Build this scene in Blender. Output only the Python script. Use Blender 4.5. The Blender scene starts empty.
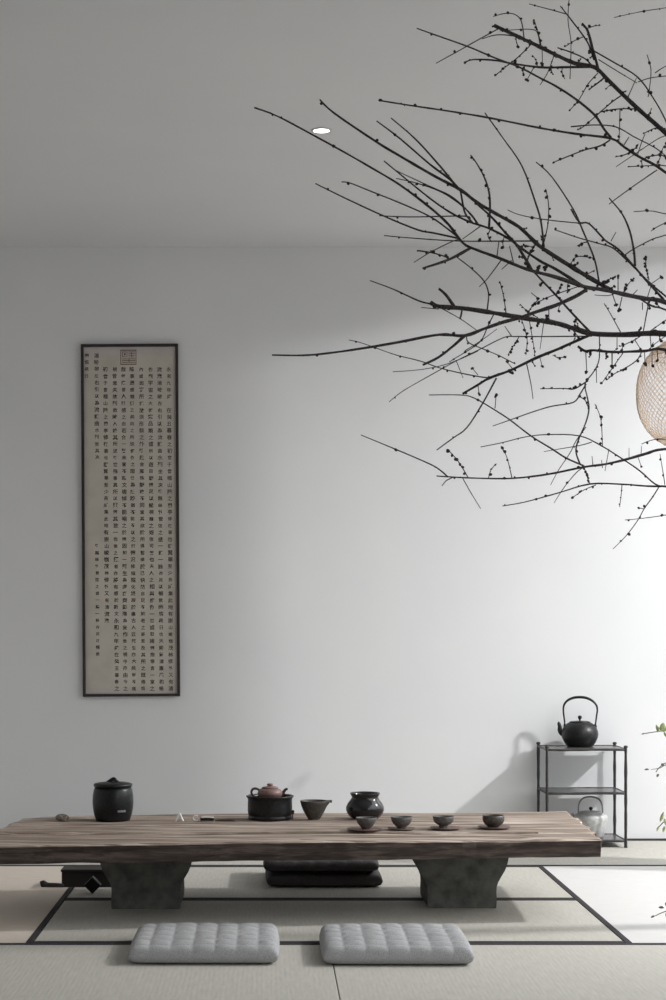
import bpy, bmesh, math, random
from mathutils import Vector, Matrix, noise

# ------------------------------------------------------------------ camera, world, lights, exposure
SC = bpy.context.scene
COL = SC.collection
F = 1804.0          # focal length in px of the 666x1000 frame
H = 0.95            # eye height above the mats
cam_d = bpy.data.cameras.new('camera'); cam = bpy.data.objects.new('camera', cam_d); COL.objects.link(cam)
cam.location = (0, 0, H); cam.rotation_euler = (math.pi/2, 0, 0)
cam_d.sensor_width = 36; cam_d.lens = F/1000*36
cam_d.shift_x = 0.065; cam_d.shift_y = 0.131; cam_d.clip_start = 0.02
SC.camera = cam

wd = bpy.data.worlds.new('world'); SC.world = wd; wd.use_nodes = True
# overcast sky, bright overhead and dim towards the ground
_n = wd.node_tree.nodes; _l = wd.node_tree.links; _bg = _n['Background']
_tc = _n.new('ShaderNodeTexCoord'); _sx = _n.new('ShaderNodeSeparateXYZ'); _rp = _n.new('ShaderNodeValToRGB')
_mr = _n.new('ShaderNodeMapRange'); _mr.inputs['From Min'].default_value = -1; _mr.inputs['From Max'].default_value = 1
_l.new(_tc.outputs['Generated'], _sx.inputs[0]); _l.new(_sx.outputs['Z'], _mr.inputs['Value']); _l.new(_mr.outputs[0], _rp.inputs[0]); _l.new(_rp.outputs[0], _bg.inputs[0])
_e = _rp.color_ramp.elements; _e[0].position = .40; _e[0].color = (.13,.13,.13,1); _e[1].position = .72; _e[1].color = (.96,.98,1,1)
_k = _e.new(.505); _k.color = (.25,.255,.262,1)
_bg.inputs[1].default_value = 3.1

ld = bpy.data.lights.new('outside_spot', 'SPOT'); ld.energy = 830; ld.shadow_soft_size = 0.105  # unseen strobe-like spot outside the opening; soft cone shaped to dim the upper wall
ld.spot_size = math.radians(76); ld.spot_blend = 1.0
ld.color = (1.0, 0.994, 0.988)
lo = bpy.data.objects.new('outside_spot', ld); COL.objects.link(lo); lo.location = (4.64, 6.35, 3.27)
lo.rotation_euler = (Vector((0.6, 7.2, -0.15))-lo.location).to_track_quat('-Z', 'Y').to_euler()

SC.view_settings.view_transform = 'Standard'; SC.view_settings.look = 'None'
SC.view_settings.gamma = 1; SC.view_settings.use_curve_mapping = False
SC.view_settings.exposure = 0.0
SC.cycles.max_bounces = 8; SC.cycles.diffuse_bounces = 5

rnd = random.Random(7)

# ------------------------------------------------------------------ helpers
def at(px, py, d):
    return Vector(((px-268)*d/F, d, H-(py-631)*d/F))

def new_mat(name, base=(.5,.5,.5), rough=.6, metal=0.0, spec=.5):
    m = bpy.data.materials.new(name); m.use_nodes = True
    b = m.node_tree.nodes['Principled BSDF']
    b.inputs['Base Color'].default_value = (*base, 1); b.inputs['Roughness'].default_value = rough
    b.inputs['Metallic'].default_value = metal; b.inputs['Specular IOR Level'].default_value = spec
    return m

def noisy(m, c1, c2, scale=(10,10,10), detail=6, bump=0.0, bdist=.002, nscale=1.0, rough=None, lo=.35, hi=.65):
    """mottled colour between c1 and c2 with a bump from the same noise, object coordinates"""
    nt = m.node_tree; N = nt.nodes; L = nt.links; b = N['Principled BSDF']
    tc = N.new('ShaderNodeTexCoord'); mp = N.new('ShaderNodeMapping'); mp.inputs['Scale'].default_value = scale
    nz = N.new('ShaderNodeTexNoise'); nz.inputs['Scale'].default_value = nscale; nz.inputs['Detail'].default_value = detail
    rp = N.new('ShaderNodeValToRGB'); rp.color_ramp.elements[0].position = lo; rp.color_ramp.elements[1].position = hi
    rp.color_ramp.elements[0].color = (*c1, 1); rp.color_ramp.elements[1].color = (*c2, 1)
    L.new(tc.outputs['Object'], mp.inputs[0]); L.new(mp.outputs[0], nz.inputs['Vector'])
    L.new(nz.outputs[0], rp.inputs[0]); L.new(rp.outputs[0], b.inputs['Base Color'])
    if bump:
        bp = N.new('ShaderNodeBump'); bp.inputs['Strength'].default_value = bump; bp.inputs['Distance'].default_value = bdist
        L.new(nz.outputs[0], bp.inputs['Height']); L.new(bp.outputs[0], b.inputs['Normal'])
    return m

def link(name, me, mat=None, parent=None, smooth=False):
    o = bpy.data.objects.new(name, me); COL.objects.link(o)
    if mat and not me.materials: me.materials.append(mat)
    if smooth:
        for p in me.polygons: p.use_smooth = True
    if parent: o.parent = parent
    return o

def from_bm(name, bm, mat, parent=None, smooth=False):
    bmesh.ops.recalc_face_normals(bm, faces=bm.faces)
    me = bpy.data.meshes.new(name); bm.to_mesh(me); bm.free()
    return link(name, me, mat, parent, smooth)

def tag(o, label=None, cat=None, group=None, kind=None):
    if label: o['label'] = label
    if cat: o['category'] = cat
    if group: o['group'] = group
    if kind: o['kind'] = kind
    return o

def empty(name, loc=(0,0,0), rz=0):
    o = bpy.data.objects.new(name, None); COL.objects.link(o); o.location = loc; o.rotation_euler = (0,0,rz)
    o.empty_display_size = .05
    return o

def box(bm, x0, x1, y0, y1, z0, z1, bev=0, mat=None):
    vs = [bm.verts.new((x,y,z)) for x in (x0,x1) for y in (y0,y1) for z in (z0,z1)]
    fs = []
    for f in ((0,1,3,2),(4,6,7,5),(0,4,5,1),(2,3,7,6),(0,2,6,4),(1,5,7,3)):
        fs.append(bm.faces.new([vs[i] for i in f]))
    if mat is not None:
        for v in vs: v.co = mat @ v.co
    if bev:
        es = list({e for f in fs for e in f.edges})
        bmesh.ops.bevel(bm, geom=es, offset=bev, segments=2, affect='EDGES', profile=.5)

def lathe(bm, prof, seg=40, cx=0, cy=0, cz=0, caps=(True, True), wob=0, seed=0):
    rings = []
    for k, (r, z) in enumerate(prof):
        ring = []
        for i in range(seg):
            a = 2*math.pi*i/seg
            rr = r*(1+wob*noise.noise((math.cos(a)*2+seed, math.sin(a)*2, z*20)))
            ring.append(bm.verts.new((cx+rr*math.cos(a), cy+rr*math.sin(a), cz+z)))
        rings.append(ring)
    for a, b in zip(rings, rings[1:]):
        for i in range(seg):
            j = (i+1) % seg
            bm.faces.new((a[i], a[j], b[j], b[i]))
    if caps[0]: bm.faces.new(rings[0][::-1])
    if caps[1]: bm.faces.new(rings[-1])

def catmull(pts, rad, n=4):
    if len(pts) < 3:
        return [Vector(p) for p in pts], list(rad)
    P = [Vector(p) for p in pts]; out = []; ro = []
    for i in range(len(P)-1):
        p0 = P[max(i-1,0)]; p1 = P[i]; p2 = P[i+1]; p3 = P[min(i+2,len(P)-1)]
        for k in range(n):
            t = k/n
            out.append(.5*((2*p1)+(p2-p0)*t+(2*p0-5*p1+4*p2-p3)*t*t+(3*p1-p0-3*p2+p3)*t**3))
            ro.append(rad[i]*(1-t)+rad[i+1]*t)
    out.append(P[-1]); ro.append(rad[-1])
    return out, ro

def tube(bm, pts, rad, seg=8, smooth=4, closed=False, flat=1.0, knob=0.0, seed=0):
    if not isinstance(rad, (list, tuple)): rad = [rad]*len(pts)
    if smooth and len(pts) > 2:
        P, R = catmull(pts, rad, smooth)
    else:
        P, R = [Vector(p) for p in pts], list(rad)
    if closed: P = P[:-1] if (P[0]-P[-1]).length < 1e-6 else P; R = R[:len(P)]
    n = len(P); rings = []; up = Vector((0,0,1)); prev = None
    for i in range(n):
        if closed: t = P[(i+1) % n]-P[i-1]
        else: t = P[min(i+1,n-1)]-P[max(i-1,0)]
        if t.length < 1e-9: t = Vector((0,0,1))
        t.normalize()
        if prev is None:
            a = t.cross(up)
            if a.length < .05: a = t.cross(Vector((0,1,0)))
        else:
            a = prev - t*prev.dot(t)
        a.normalize(); prev = a; b = t.cross(a)
        r = R[i]
        if knob: r *= 1+knob*noise.noise(P[i]*55+Vector((seed,0,0)))
        rings.append([bm.verts.new(P[i]+a*r*math.cos(2*math.pi*k/seg)+b*r*flat*math.sin(2*math.pi*k/seg)) for k in range(seg)])
    m = n if closed else n-1
    for i in range(m):
        A, B = rings[i], rings[(i+1) % n]
        for k in range(seg):
            j = (k+1) % seg
            bm.faces.new((A[k], A[j], B[j], B[k]))
    if not closed:
        bm.faces.new(rings[0][::-1]); bm.faces.new(rings[-1])

def ball(bm, c, r, sx=1, sy=1, sz=1, seg=10, rot=None):
    M = Matrix.Translation(c) @ (rot.to_matrix().to_4x4() if rot else Matrix.Identity(4)) @ Matrix.Diagonal((r*sx, r*sy, r*sz, 1))
    bmesh.ops.create_uvsphere(bm, u_segments=seg, v_segments=max(4, seg//2+1), radius=1, matrix=M)

# ------------------------------------------------------------------ materials
M_wall = noisy(new_mat('plaster', rough=.92, spec=.15), (.745,.752,.762), (.77,.774,.778), (1,1,1), 4, .05, .003, 2.5)
M_ceil = noisy(new_mat('ceiling_paint', rough=.95, spec=.1), (.68,.68,.69), (.70,.70,.705), (1,1,1), 3, 0, 0, 1.5)
M_base = new_mat('shadow_gap', (.05,.045,.045), .6)
M_heri = noisy(new_mat('tatami_cloth', rough=.85, spec=.2), (.030,.027,.030), (.045,.040,.042), (80,80,80), 3, .2, .001, 3)

def tatami_mat(name, c1, c2, along_x):
    m = new_mat(name, rough=.62, spec=.25); nt = m.node_tree; N = nt.nodes; L = nt.links; b = N['Principled BSDF']
    tc = N.new('ShaderNodeTexCoord')
    mp = N.new('ShaderNodeMapping'); mp.inputs['Scale'].default_value = (60, 6, 1) if not along_x else (6, 60, 1)
    nz = N.new('ShaderNodeTexNoise'); nz.inputs['Scale'].default_value = 2; nz.inputs['Detail'].default_value = 5
    wv = N.new('ShaderNodeTexWave'); wv.bands_direction = 'Y' if along_x else 'X'; wv.inputs['Scale'].default_value = 24
    wv.inputs['Distortion'].default_value = 0
    rp = N.new('ShaderNodeValToRGB'); rp.color_ramp.elements[0].position = .3; rp.color_ramp.elements[1].position = .7
    rp.color_ramp.elements[0].color = (*c1,1); rp.color_ramp.elements[1].color = (*c2,1)
    bp = N.new('ShaderNodeBump'); bp.inputs['Strength'].default_value = .12; bp.inputs['Distance'].default_value = .001
    L.new(tc.outputs['Object'], mp.inputs[0]); L.new(mp.outputs[0], nz.inputs['Vector']); L.new(nz.outputs[0], rp.inputs[0])
    L.new(rp.outputs[0], b.inputs['Base Color']); L.new(tc.outputs['Object'], wv.inputs['Vector'])
    L.new(wv.outputs['Fac'], bp.inputs['Height']); L.new(bp.outputs[0], b.inputs['Normal'])
    return m
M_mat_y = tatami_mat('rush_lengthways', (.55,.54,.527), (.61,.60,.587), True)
M_mat_warm = tatami_mat('sunlit_tinted_rush', (.60,.53,.455), (.68,.61,.53), True)  # warm tint of the sunlit patches put into the left mats' colour
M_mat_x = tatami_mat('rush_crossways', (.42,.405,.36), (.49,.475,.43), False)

def wood(name, c1, c2, c3, sc=(1.6, 34, 34), rough=.75, bump=.5):
    m = new_mat(name, rough=rough, spec=.3); nt = m.node_tree; N = nt.nodes; L = nt.links; b = N['Principled BSDF']
    tc = N.new('ShaderNodeTexCoord'); mp = N.new('ShaderNodeMapping'); mp.inputs['Scale'].default_value = sc
    nz = N.new('ShaderNodeTexNoise'); nz.inputs['Scale'].default_value = 1.6; nz.inputs['Detail'].default_value = 9
    nz.inputs['Roughness'].default_value = .62; nz.inputs['Distortion'].default_value = .35
    n2 = N.new('ShaderNodeTexNoise'); n2.inputs['Scale'].default_value = 2.2; n2.inputs['Detail'].default_value = 4
    rp = N.new('ShaderNodeValToRGB'); e = rp.color_ramp.elements
    e[0].position = .36; e[0].color = (*c1,1); e[1].position = .64; e[1].color = (*c3,1)
    k = e.new(.5); k.color = (*c2,1)
    mx = N.new('ShaderNodeMix'); mx.data_type = 'RGBA'; mx.blend_type = 'MULTIPLY'; mx.inputs[0].default_value = .45
    r2 = N.new('ShaderNodeValToRGB'); r2.color_ramp.elements[0].position = .35; r2.color_ramp.elements[1].position = .65
    r2.color_ramp.elements[0].color = (.55,.52,.5,1); r2.color_ramp.elements[1].color = (1.1,1.1,1.1,1)
    bp = N.new('ShaderNodeBump'); bp.inputs['Strength'].default_value = bump; bp.inputs['Distance'].default_value = .004
    L.new(tc.outputs['Object'], mp.inputs[0]); L.new(mp.outputs[0], nz.inputs['Vector']); L.new(tc.outputs['Object'], n2.inputs['Vector'])
    L.new(nz.outputs[0], rp.inputs[0]); L.new(n2.outputs[0], r2.inputs[0])
    L.new(rp.outputs[0], mx.inputs[6]); L.new(r2.outputs[0], mx.inputs[7]); L.new(mx.outputs[2], b.inputs['Base Color'])
    L.new(nz.outputs[0], bp.inputs['Height']); L.new(bp.outputs[0], b.inputs['Normal'])
    return m
M_slab = wood('weathered_elm', (.085,.060,.044), (.275,.217,.175), (.58,.50,.43), sc=(1.3,40,40))
M_slab_edge = wood('dark_slab_edge', (.024,.017,.014), (.052,.038,.031), (.105,.08,.066))  # darker wood tone for the sides of the slab
M_stone = noisy(new_mat('dark_stone', rough=.85, spec=.25), (.08,.082,.075), (.145,.148,.135), (12,12,12), 8, .6, .004, 2)
M_fabric = noisy(new_mat('grey_linen', rough=.95, spec=.1), (.28,.282,.285), (.40,.403,.408), (160,160,160), 4, .4, .001, 2)
M_fabric_d = noisy(new_mat('shade_darkened_linen', rough=.95, spec=.1), (.06,.058,.058), (.105,.10,.10), (160,160,160), 4, .4, .001, 2)  # cushion linen darkened to carry the shade behind the table
M_iron = noisy(new_mat('cast_iron', rough=.38, spec=.35), (.006,.006,.0065), (.016,.016,.017), (60,60,60), 5, .35, .0015, 3)
M_ironm = noisy(new_mat('hammered_bronze', rough=.42, spec=.6), (.014,.011,.011), (.034,.028,.028), (50,50,50), 4, .4, .002, 3)
M_shelf = new_mat('dark_shelf_glaze', (.10,.10,.10), .25)
M_black = noisy(new_mat('black_clay', rough=.33, spec=.28), (.006,.0065,.007), (.013,.014,.015), (40,40,40), 4, .15, .001, 3)
M_gloss = new_mat('gloss_black_glaze', (.012,.012,.013), .14)
M_brown_clay = noisy(new_mat('purple_clay', rough=.4, spec=.45), (.165,.098,.088), (.225,.138,.125), (60,60,60), 4, .1, .001, 3)
M_brown_dk = new_mat('dark_purple_clay', (.045,.028,.026), .4)
M_darkbox = new_mat('black_lacquered_wood', (.012,.010,.010), .6)
M_bowl = noisy(new_mat('rough_glaze', rough=.5), (.030,.028,.024), (.075,.068,.058), (60,60,60), 5, .3, .001, 3)
M_cup = noisy(new_mat('ash_glaze', rough=.55), (.055,.052,.048), (.13,.122,.115), (70,70,70), 5, .3, .001, 3)
M_saucer = noisy(new_mat('rust_saucer', rough=.6), (.10,.055,.045), (.17,.105,.09), (60,60,60), 4, .1, .001, 3)
M_silver = noisy(new_mat('brushed_silver', rough=.5, metal=.25), (.42,.42,.41), (.56,.56,.55), (20,20,20), 3, .1, .001, 3)
M_silver_dk = new_mat('dull_silver', (.22,.22,.22), .4, .6)
M_petclay = noisy(new_mat('mottled_clay', rough=.6), (.06,.045,.035), (.34,.29,.24), (50,50,50), 3, .2, .001, 2)
M_porc = new_mat('white_porcelain', (.75,.74,.72), .35)
M_bark = noisy(new_mat('plum_bark', rough=.85, spec=.2), (.030,.025,.026), (.080,.069,.068), (90,90,90), 5, .6, .002, 3)
M_bud = noisy(new_mat('bud_scale', rough=.8, spec=.2), (.025,.020,.020), (.06,.045,.045), (200,200,200), 2, 0, 0, 3)
M_bamboo = noisy(new_mat('bamboo_strip', rough=.6), (.60,.47,.36), (.72,.59,.47), (40,40,40), 3, 0, 0, 3)
M_frame = new_mat('walnut_frame', (.028,.019,.018), .5)
M_paper = noisy(new_mat('aged_paper', rough=.95, spec=.1), (.50,.465,.405), (.56,.52,.455), (6,6,6), 6, .05, .001, 2)
M_paper2 = noisy(new_mat('mount_silk', rough=.95, spec=.1), (.51,.47,.45), (.56,.52,.50), (6,6,6), 6, .05, .001, 2)
M_ink = new_mat('ink', (.070,.060,.054), .9)
M_seal = new_mat('seal_paste', (.19,.125,.10), .9)
M_leaf = noisy(new_mat('leaf', rough=.5), (.45,.53,.22), (.70,.78,.40), (30,30,30), 3, 0, 0, 3)  # lightened to stand in for light passing through the leaves
M_leaf_dry = new_mat('dry_leaf', (.22,.20,.16), .7)
M_stem = new_mat('stem', (.22,.20,.16), .7)
M_pot = noisy(new_mat('pot_clay', rough=.7), (.12,.11,.10), (.2,.19,.18), (20,20,20), 4, .2, .002, 3)
M_label = new_mat('pewter_tag', (.22,.22,.22), .3, .5)
M_trim = new_mat('lamp_trim', (.5,.5,.5), .5)
def emis(name, col, s):
    m = new_mat(name, col); b = m.node_tree.nodes['Principled BSDF']
    b.inputs['Emission Color'].default_value = (*col,1); b.inputs['Emission Strength'].default_value = s
    return m
M_glow = emis('lamp_disc', (1,1,.97), 4.0)
M_bulb = emis('warm_bulb', (1,.70,.46), 1.2)

# ------------------------------------------------------------------ the room
WD = 8.2; CZ = 2.695; XR = 2.1; XL = -2.6; YN = -1.2
def slab(name, x0, x1, y0, y1, z0, z1, mat, kind='structure', bev=0):
    bm = bmesh.new(); box(bm, x0, x1, y0, y1, z0, z1, bev)
    o = from_bm(name, bm, mat)
    if kind: o['kind'] = kind
    return o
M_dim_wall = new_mat('light_absorbing_wall', (.16,.14,.125), .7)  # dark tone given to the unseen wall to cut fill on front faces
M_bounce = new_mat('pale_bounce', (.48,.47,.45), .9)  # for an unseen slab added outside to bounce sky light onto the ceiling
M_sub = new_mat('subfloor', (.12,.11,.10), .8)
slab('wall_back', XL-.1, XR+.12, WD, WD+.12, -.06, CZ+.05, M_wall)
slab('wall_left', XL-.12, XL, YN, WD, -.06, CZ+.05, M_wall)
slab('ceiling', XL-.12, XR, YN, WD, CZ, CZ+.1, M_ceil)
slab('wall_front', XL-.12, XR+.12, YN-.12, YN, -.06, CZ+.1, M_dim_wall)
slab('bounce_slab', XR+.13, XR+4.5, 1.0, 10.0, -.25, -.15, M_bounce)
slab('floor', XL-.12, XR+.12, YN, WD, -.06, -.03, M_sub)
# the side open to the garden: one broad pier, two slim posts, a corner post
bm = bmesh.new()
box(bm, XR, XR+.12, 7.00, 7.29, -.03, CZ+.1)
box(bm, XR, XR+.035, 5.90, 5.975, -.03, CZ+.1)
box(bm, XR, XR+.05, 4.55, 4.60, -.03, CZ+.1)
box(bm, XR, XR+.12, 3.2, 3.4, -.03, CZ+.1)
box(bm, XR, XR+.12, 8.12, WD, -.03, CZ+.1)
o = from_bm('wall_right', bm, M_wall); o['kind'] = 'structure'
# thin dark strip painted as the shaded gap where the wall meets the mats
slab('gap_strip_back', XL, XR, WD-.006, WD, .0005, .007, M_base)
# the mats: each is a thing of the floor; long edges bound in black cloth
xA, xB = -.718, 1.089
def tatami(x0, x1, y0, y1, along_x, label, edge=.031, halfy=.019):
    root = empty('tatami_mat', ((x0+x1)/2, (y0+y1)/2, 0))
    cx, cy = (x0+x1)/2, (y0+y1)/2; g = .0012
    X0, X1, Y0, Y1 = x0-cx+g, x1-cx-g, y0-cy+g, y1-cy-g
    bm = bmesh.new(); box(bm, X0, X1, Y0, Y1, -.03, 0, .002)
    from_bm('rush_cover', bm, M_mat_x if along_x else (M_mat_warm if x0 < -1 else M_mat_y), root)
    for s in (0, 1):
        bm = bmesh.new()
        if along_x:
            a, b = (Y0, Y0+edge) if s == 0 else (Y1-edge, Y1)
            box(bm, X0, X1, a, b, -.02, .0012)
        else:
            a, b = (X0, X0+halfy) if s == 0 else (X1-halfy, X1)
            box(bm, a, b, Y0, Y1, -.02, .0012)
        from_bm('edging', bm, M_heri, root)
    tag(root, label, 'tatami mat', 'tatami mats covering the floor'); root['kind'] = 'structure'
    return root
Y0, Y1, Y2 = 5.49, 6.39, 7.29
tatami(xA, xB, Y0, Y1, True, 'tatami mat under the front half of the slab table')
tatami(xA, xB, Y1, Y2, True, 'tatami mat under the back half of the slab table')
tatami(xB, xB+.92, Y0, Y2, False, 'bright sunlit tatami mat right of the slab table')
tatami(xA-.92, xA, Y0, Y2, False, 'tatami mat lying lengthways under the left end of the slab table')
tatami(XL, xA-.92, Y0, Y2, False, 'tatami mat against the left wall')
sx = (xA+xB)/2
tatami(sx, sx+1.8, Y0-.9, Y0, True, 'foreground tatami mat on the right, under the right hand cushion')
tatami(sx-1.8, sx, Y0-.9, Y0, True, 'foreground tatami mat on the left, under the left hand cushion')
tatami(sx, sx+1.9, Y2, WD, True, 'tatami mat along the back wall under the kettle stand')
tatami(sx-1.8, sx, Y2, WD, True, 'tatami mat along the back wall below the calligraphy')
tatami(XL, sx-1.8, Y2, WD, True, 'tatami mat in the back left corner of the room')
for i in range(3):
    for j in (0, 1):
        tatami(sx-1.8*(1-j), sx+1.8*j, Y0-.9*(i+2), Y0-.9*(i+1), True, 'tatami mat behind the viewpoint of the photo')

# recessed ceiling lamp
t = empty('recessed_downlight', (.186, 6.28, CZ)); tag(t, 'small round white recessed lamp in the ceiling', 'ceiling lamp')
bm = bmesh.new(); lathe(bm, [(.029,-.001),(.029,-.005),(.034,-.005),(.036,-.001)], 32, caps=(False,False)); from_bm('trim_ring', bm, M_trim, t, True)
bm = bmesh.new(); lathe(bm, [(.0285,-.0035),(.0285,-.0005)], 32); from_bm('lamp_disc', bm, M_glow, t)

# ------------------------------------------------------------------ the slab table
ZT = .28
def tp(px, py, z=ZT):
    d = (H-z)*F/(py-631); return ((px-268)*d/F, d)
FRONT = [(-.97,5.69),(-.69,5.726),(-.40,5.76),(-.10,5.795),(.20,5.826),(.50,5.857),(.80,5.885),(1.086,5.912)]
BACK = [(-.885,6.43),(-.80,6.50),(-.66,6.55),(-.40,6.60),(0,6.63),(.40,6.65),(.80,6.665),(1.108,6.69)]
def interp(L, x):
    if x <= L[0][0]: return L[0][1]
    for (a, b), (c, d) in zip(L, L[1:]):
        if x <= c: return b+(d-b)*(x-a)/(c-a)
    return L[-1][1]
root = empty('slab_tea_table', (.08, 6.2, 0)); rt = Vector((.08, 6.2, 0))
tag(root, 'long low tea table, a weathered wooden slab on two dark stone blocks', 'table')
bm = bmesh.new(); NU, NV = 330, 240; TH = .069
def slab_pt(i, j, top):
    u = i/NU; v = j/NV
    xl = -.97+(-.885+.97)*v; xr = 1.088+(1.112-1.088)*v
    # ragged ends
    xl += .02*noise.noise((v*5, 3, 0))+.008*noise.noise((v*30, 3, 0))
    xr += .002+.016*noise.noise((v*4, 9, 0))+.012*noise.noise((v*26, 5, 0))
    x = xl+(xr-xl)*u
    yf = interp(FRONT, x)+.006*noise.noise((x*4, 0, 1))+.003*noise.noise((x*22, 0, 4 if top else 7))
    yb = interp(BACK, x)+.008*noise.noise((x*4, 5, 1))
    # notch in the front edge right of the right-hand block
    if top:
        k = abs(x-.68)
        if k < .045: yf += .009*(1-k/.045)
    y = yf+(yb-yf)*v
    if top:
        z = ZT+.0035*noise.noise((x*1.4, y*9, 0))+.0016*noise.noise((x*5, y*55, 2))
        # long seam and shorter cracks
        ys = 6.02+.010*noise.noise((x*3, 0, 0))+.006*noise.noise((x*14, 0, 0))+.02*(x-.1)
        st = 1/(1+math.exp(max(-40, min(40, (y-ys+.004)/.0018))))
        z -= .008*st*min(1, max(.6, (.95-x)/.12)) + .009*math.exp(-((y-ys)/.0045)**2)*(x < .9)
        y2 = 6.36+.02*noise.noise((x*2.4, 7, 0))
        if x > .25: z -= .0022/(1+math.exp(max(-40, min(40, (y-y2)/.002))))*min(1,(x-.25)*4)
        y3 = 5.93+.012*noise.noise((x*4, 17, 0))
        if x > .55: z -= .0045*min(1,(x-.55)*4)/(1+math.exp(max(-40, min(40, (y-y3)/.002))))
        y4 = 6.22+.02*noise.noise((x*3, 27, 0))
        if x < -.1: z -= .006*math.exp(-((y-y4)/.006)**2)
        e = min(v*(yb-yf), (1-v)*(yb-yf), u*2.0, (1-u)*2.0)
        if e < .010: z -= .006*(1-e/.010)**2
        for kx, ky in ((.13,5.88),(-.02,6.10),(.70,5.95)):
            r2 = ((x-kx)/.05)**2+((y-ky)/.02)**2
            z -= .004*math.exp(-r2*2)
    else:
        z = ZT-TH-.004*noise.noise((x*2, y*3, 5))
        if v < .01: z += .003*noise.noise((x*9, 1, 5))
    return Vector((x, y, z))-rt
top = [[bm.verts.new(slab_pt(i,j,True)) for j in range(NV+1)] for i in range(NU+1)]
for i in range(NU):
    for j in range(NV): bm.faces.new((top[i][j], top[i+1][j], top[i+1][j+1], top[i][j+1]))
bot = [[bm.verts.new(slab_pt(i,j,False)) for j in (0, NV)] for i in range(NU+1)]
for i in range(NU): bm.faces.new((bot[i][0], bot[i][1], bot[i+1][1], bot[i+1][0]))
per_t = [top[i][0] for i in range(NU+1)]; per_b = [bot[i][0] for i in range(NU+1)]
NS = 5
def side(A, B, out):
    rows = [A]
    for s in range(1, NS):
        f = s/NS
        rows.append([bm.verts.new(a.co.lerp(b.co, f)+out*(.004*noise.noise(a.co.lerp(b.co,f)*Vector((8,8,8)).x*1.0)+.003*math.sin(f*9+a.co.x*3)*.5)) for a, b in zip(A, B)])
    rows.append(B)
    for r, q in zip(rows, rows[1:]):
        for i in range(len(r)-1):
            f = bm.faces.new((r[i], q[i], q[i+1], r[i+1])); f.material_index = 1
side([top[i][0] for i in range(NU+1)], [bot[i][0] for i in range(NU+1)], Vector((0,1,0)))
side([top[i][NV] for i in range(NU+1)], [bot[i][1] for i in range(NU+1)], Vector((0,-1,0)))
for i in (0, NU):
    col = top[i]; a, b = bot[i]
    f = bm.faces.new([*col, b, a] if i else [*col[::-1], a, b]); f.material_index = 1
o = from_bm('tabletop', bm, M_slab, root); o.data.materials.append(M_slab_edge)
# plinth blocks with flared shoulders
def plinth(xc, y0, y1, flip=1, w=.234, top_w=.335):
    zt = ZT-TH-.001
    pr = [(-.002,0),(.0,.004),(.001,.03),(.0,.055),(.001,.072),(.006,.088),(.017,.108),(.029,.128),(.037,.148),(.042,.168),(.043,.185),(.043,zt)]
    bm = bmesh.new()
    L = [(-w/2-p[0], p[1]) for p in pr]; R = [(w/2+p[0], p[1]) for p in pr]
    poly = L+R[::-1]; ny = 8; rings = []
    for k in range(ny+1):
        y = y0+(y1-y0)*k/ny
        rings.append([bm.verts.new((xc-rt.x+x+.0012*noise.noise((x*20,y*20,z*20)), y-rt.y, z)) for x, z in poly])
    n = len(poly)
    for a, b in zip(rings, rings[1:]):
        for i in range(n): bm.faces.new((a[i], a[(i+1)%n], b[(i+1)%n], b[i]))
    bm.faces.new(rings[0][::-1]); bm.faces.new(rings[-1])
    return from_bm('leg', bm, M_stone, root)
plinth(-.418, 6.165, 6.47)
plinth(.665, 6.18, 6.485)

# ------------------------------------------------------------------ seat cushions
def cushion_mesh(w, d, h, seed, n=96):
    bm = bmesh.new()
    def P(i, j, top):
        u = -1+2*i/n; v = -1+2*j/n
        # remap toward edges for round corners
        sq = (max(0, 1-abs(u)**18)*max(0, 1-abs(v)**18))**.5
        r = 1-.022*abs(u)**4*abs(v)**4
        x = u*w/2*r; y = v*d/2*r
        if not top: return Vector((x, y, h*.42*(1-sq)))
        z = h*.42+h*.58*sq
        cu = abs(math.cos(u*math.pi*3.5)); cv = abs(math.cos(v*math.pi*3.0))
        z += h*.15*((cu*cv)**.6-.5)*sq
        z += .0018*noise.noise((x*30+seed, y*30, 0))+.003*noise.noise((x*7+seed, y*7, 4))*sq
        # centre crown
        z += h*.08*(1-u*u)*(1-v*v)
        return Vector((x, y, z))
    T = [[bm.verts.new(P(i,j,True)) for j in range(n+1)] for i in range(n+1)]
    B = [[None]*(n+1) for _ in range(n+1)]
    for i in range(n+1):
        for j in range(n+1):
            B[i][j] = T[i][j] if i in (0,n) or j in (0,n) else bm.verts.new(P(i,j,False))
    for i in range(n):
        for j in range(n):
            bm.faces.new((T[i][j],T[i+1][j],T[i+1][j+1],T[i][j+1]))
            bm.faces.new((B[i][j],B[i][j+1],B[i+1][j+1],B[i+1][j]))
    # bring rim to mid height
    return bm
def cushion(xc, yc, z, w, d, h, mat, label, rz=0, seed=0):
    root = empty('seat_cushion', (xc, yc, z), rz)
    tag(root, label, 'cushion', 'quilted floor cushions')
    from_bm('cover', cushion_mesh(w, d, h, seed), mat, root, True)
    bm = bmesh.new(); W = w/2-.004; D = d/2-.004; zz = h*.42
    pts = []
    for k in range(64):
        a = 2*math.pi*k/64; c, s = math.cos(a), math.sin(a)
        q = (abs(c)**14+abs(s)**14)**(-1/14)
        pts.append((W*c*q, D*s*q, zz))
    tube(bm, pts+[pts[0]], .0022, 6, 0, closed=True)
    from_bm('piping', bm, mat, root, True)
    return root
cushion(-.184, 5.340, .001, .437, .44, .054, M_fabric, 'grey quilted square floor cushion, the left of the two in front of the table', .0, 1)
cushion(.372, 5.325, .001, .437, .44, .054, M_fabric, 'grey quilted square floor cushion, the right of the two in front of the table', -.008, 5)
cushion(.209, 6.88, .001, .437, .42, .047, M_fabric_d, 'dark floor cushion behind the table, lower of the stacked pair', .01, 9)
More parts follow.
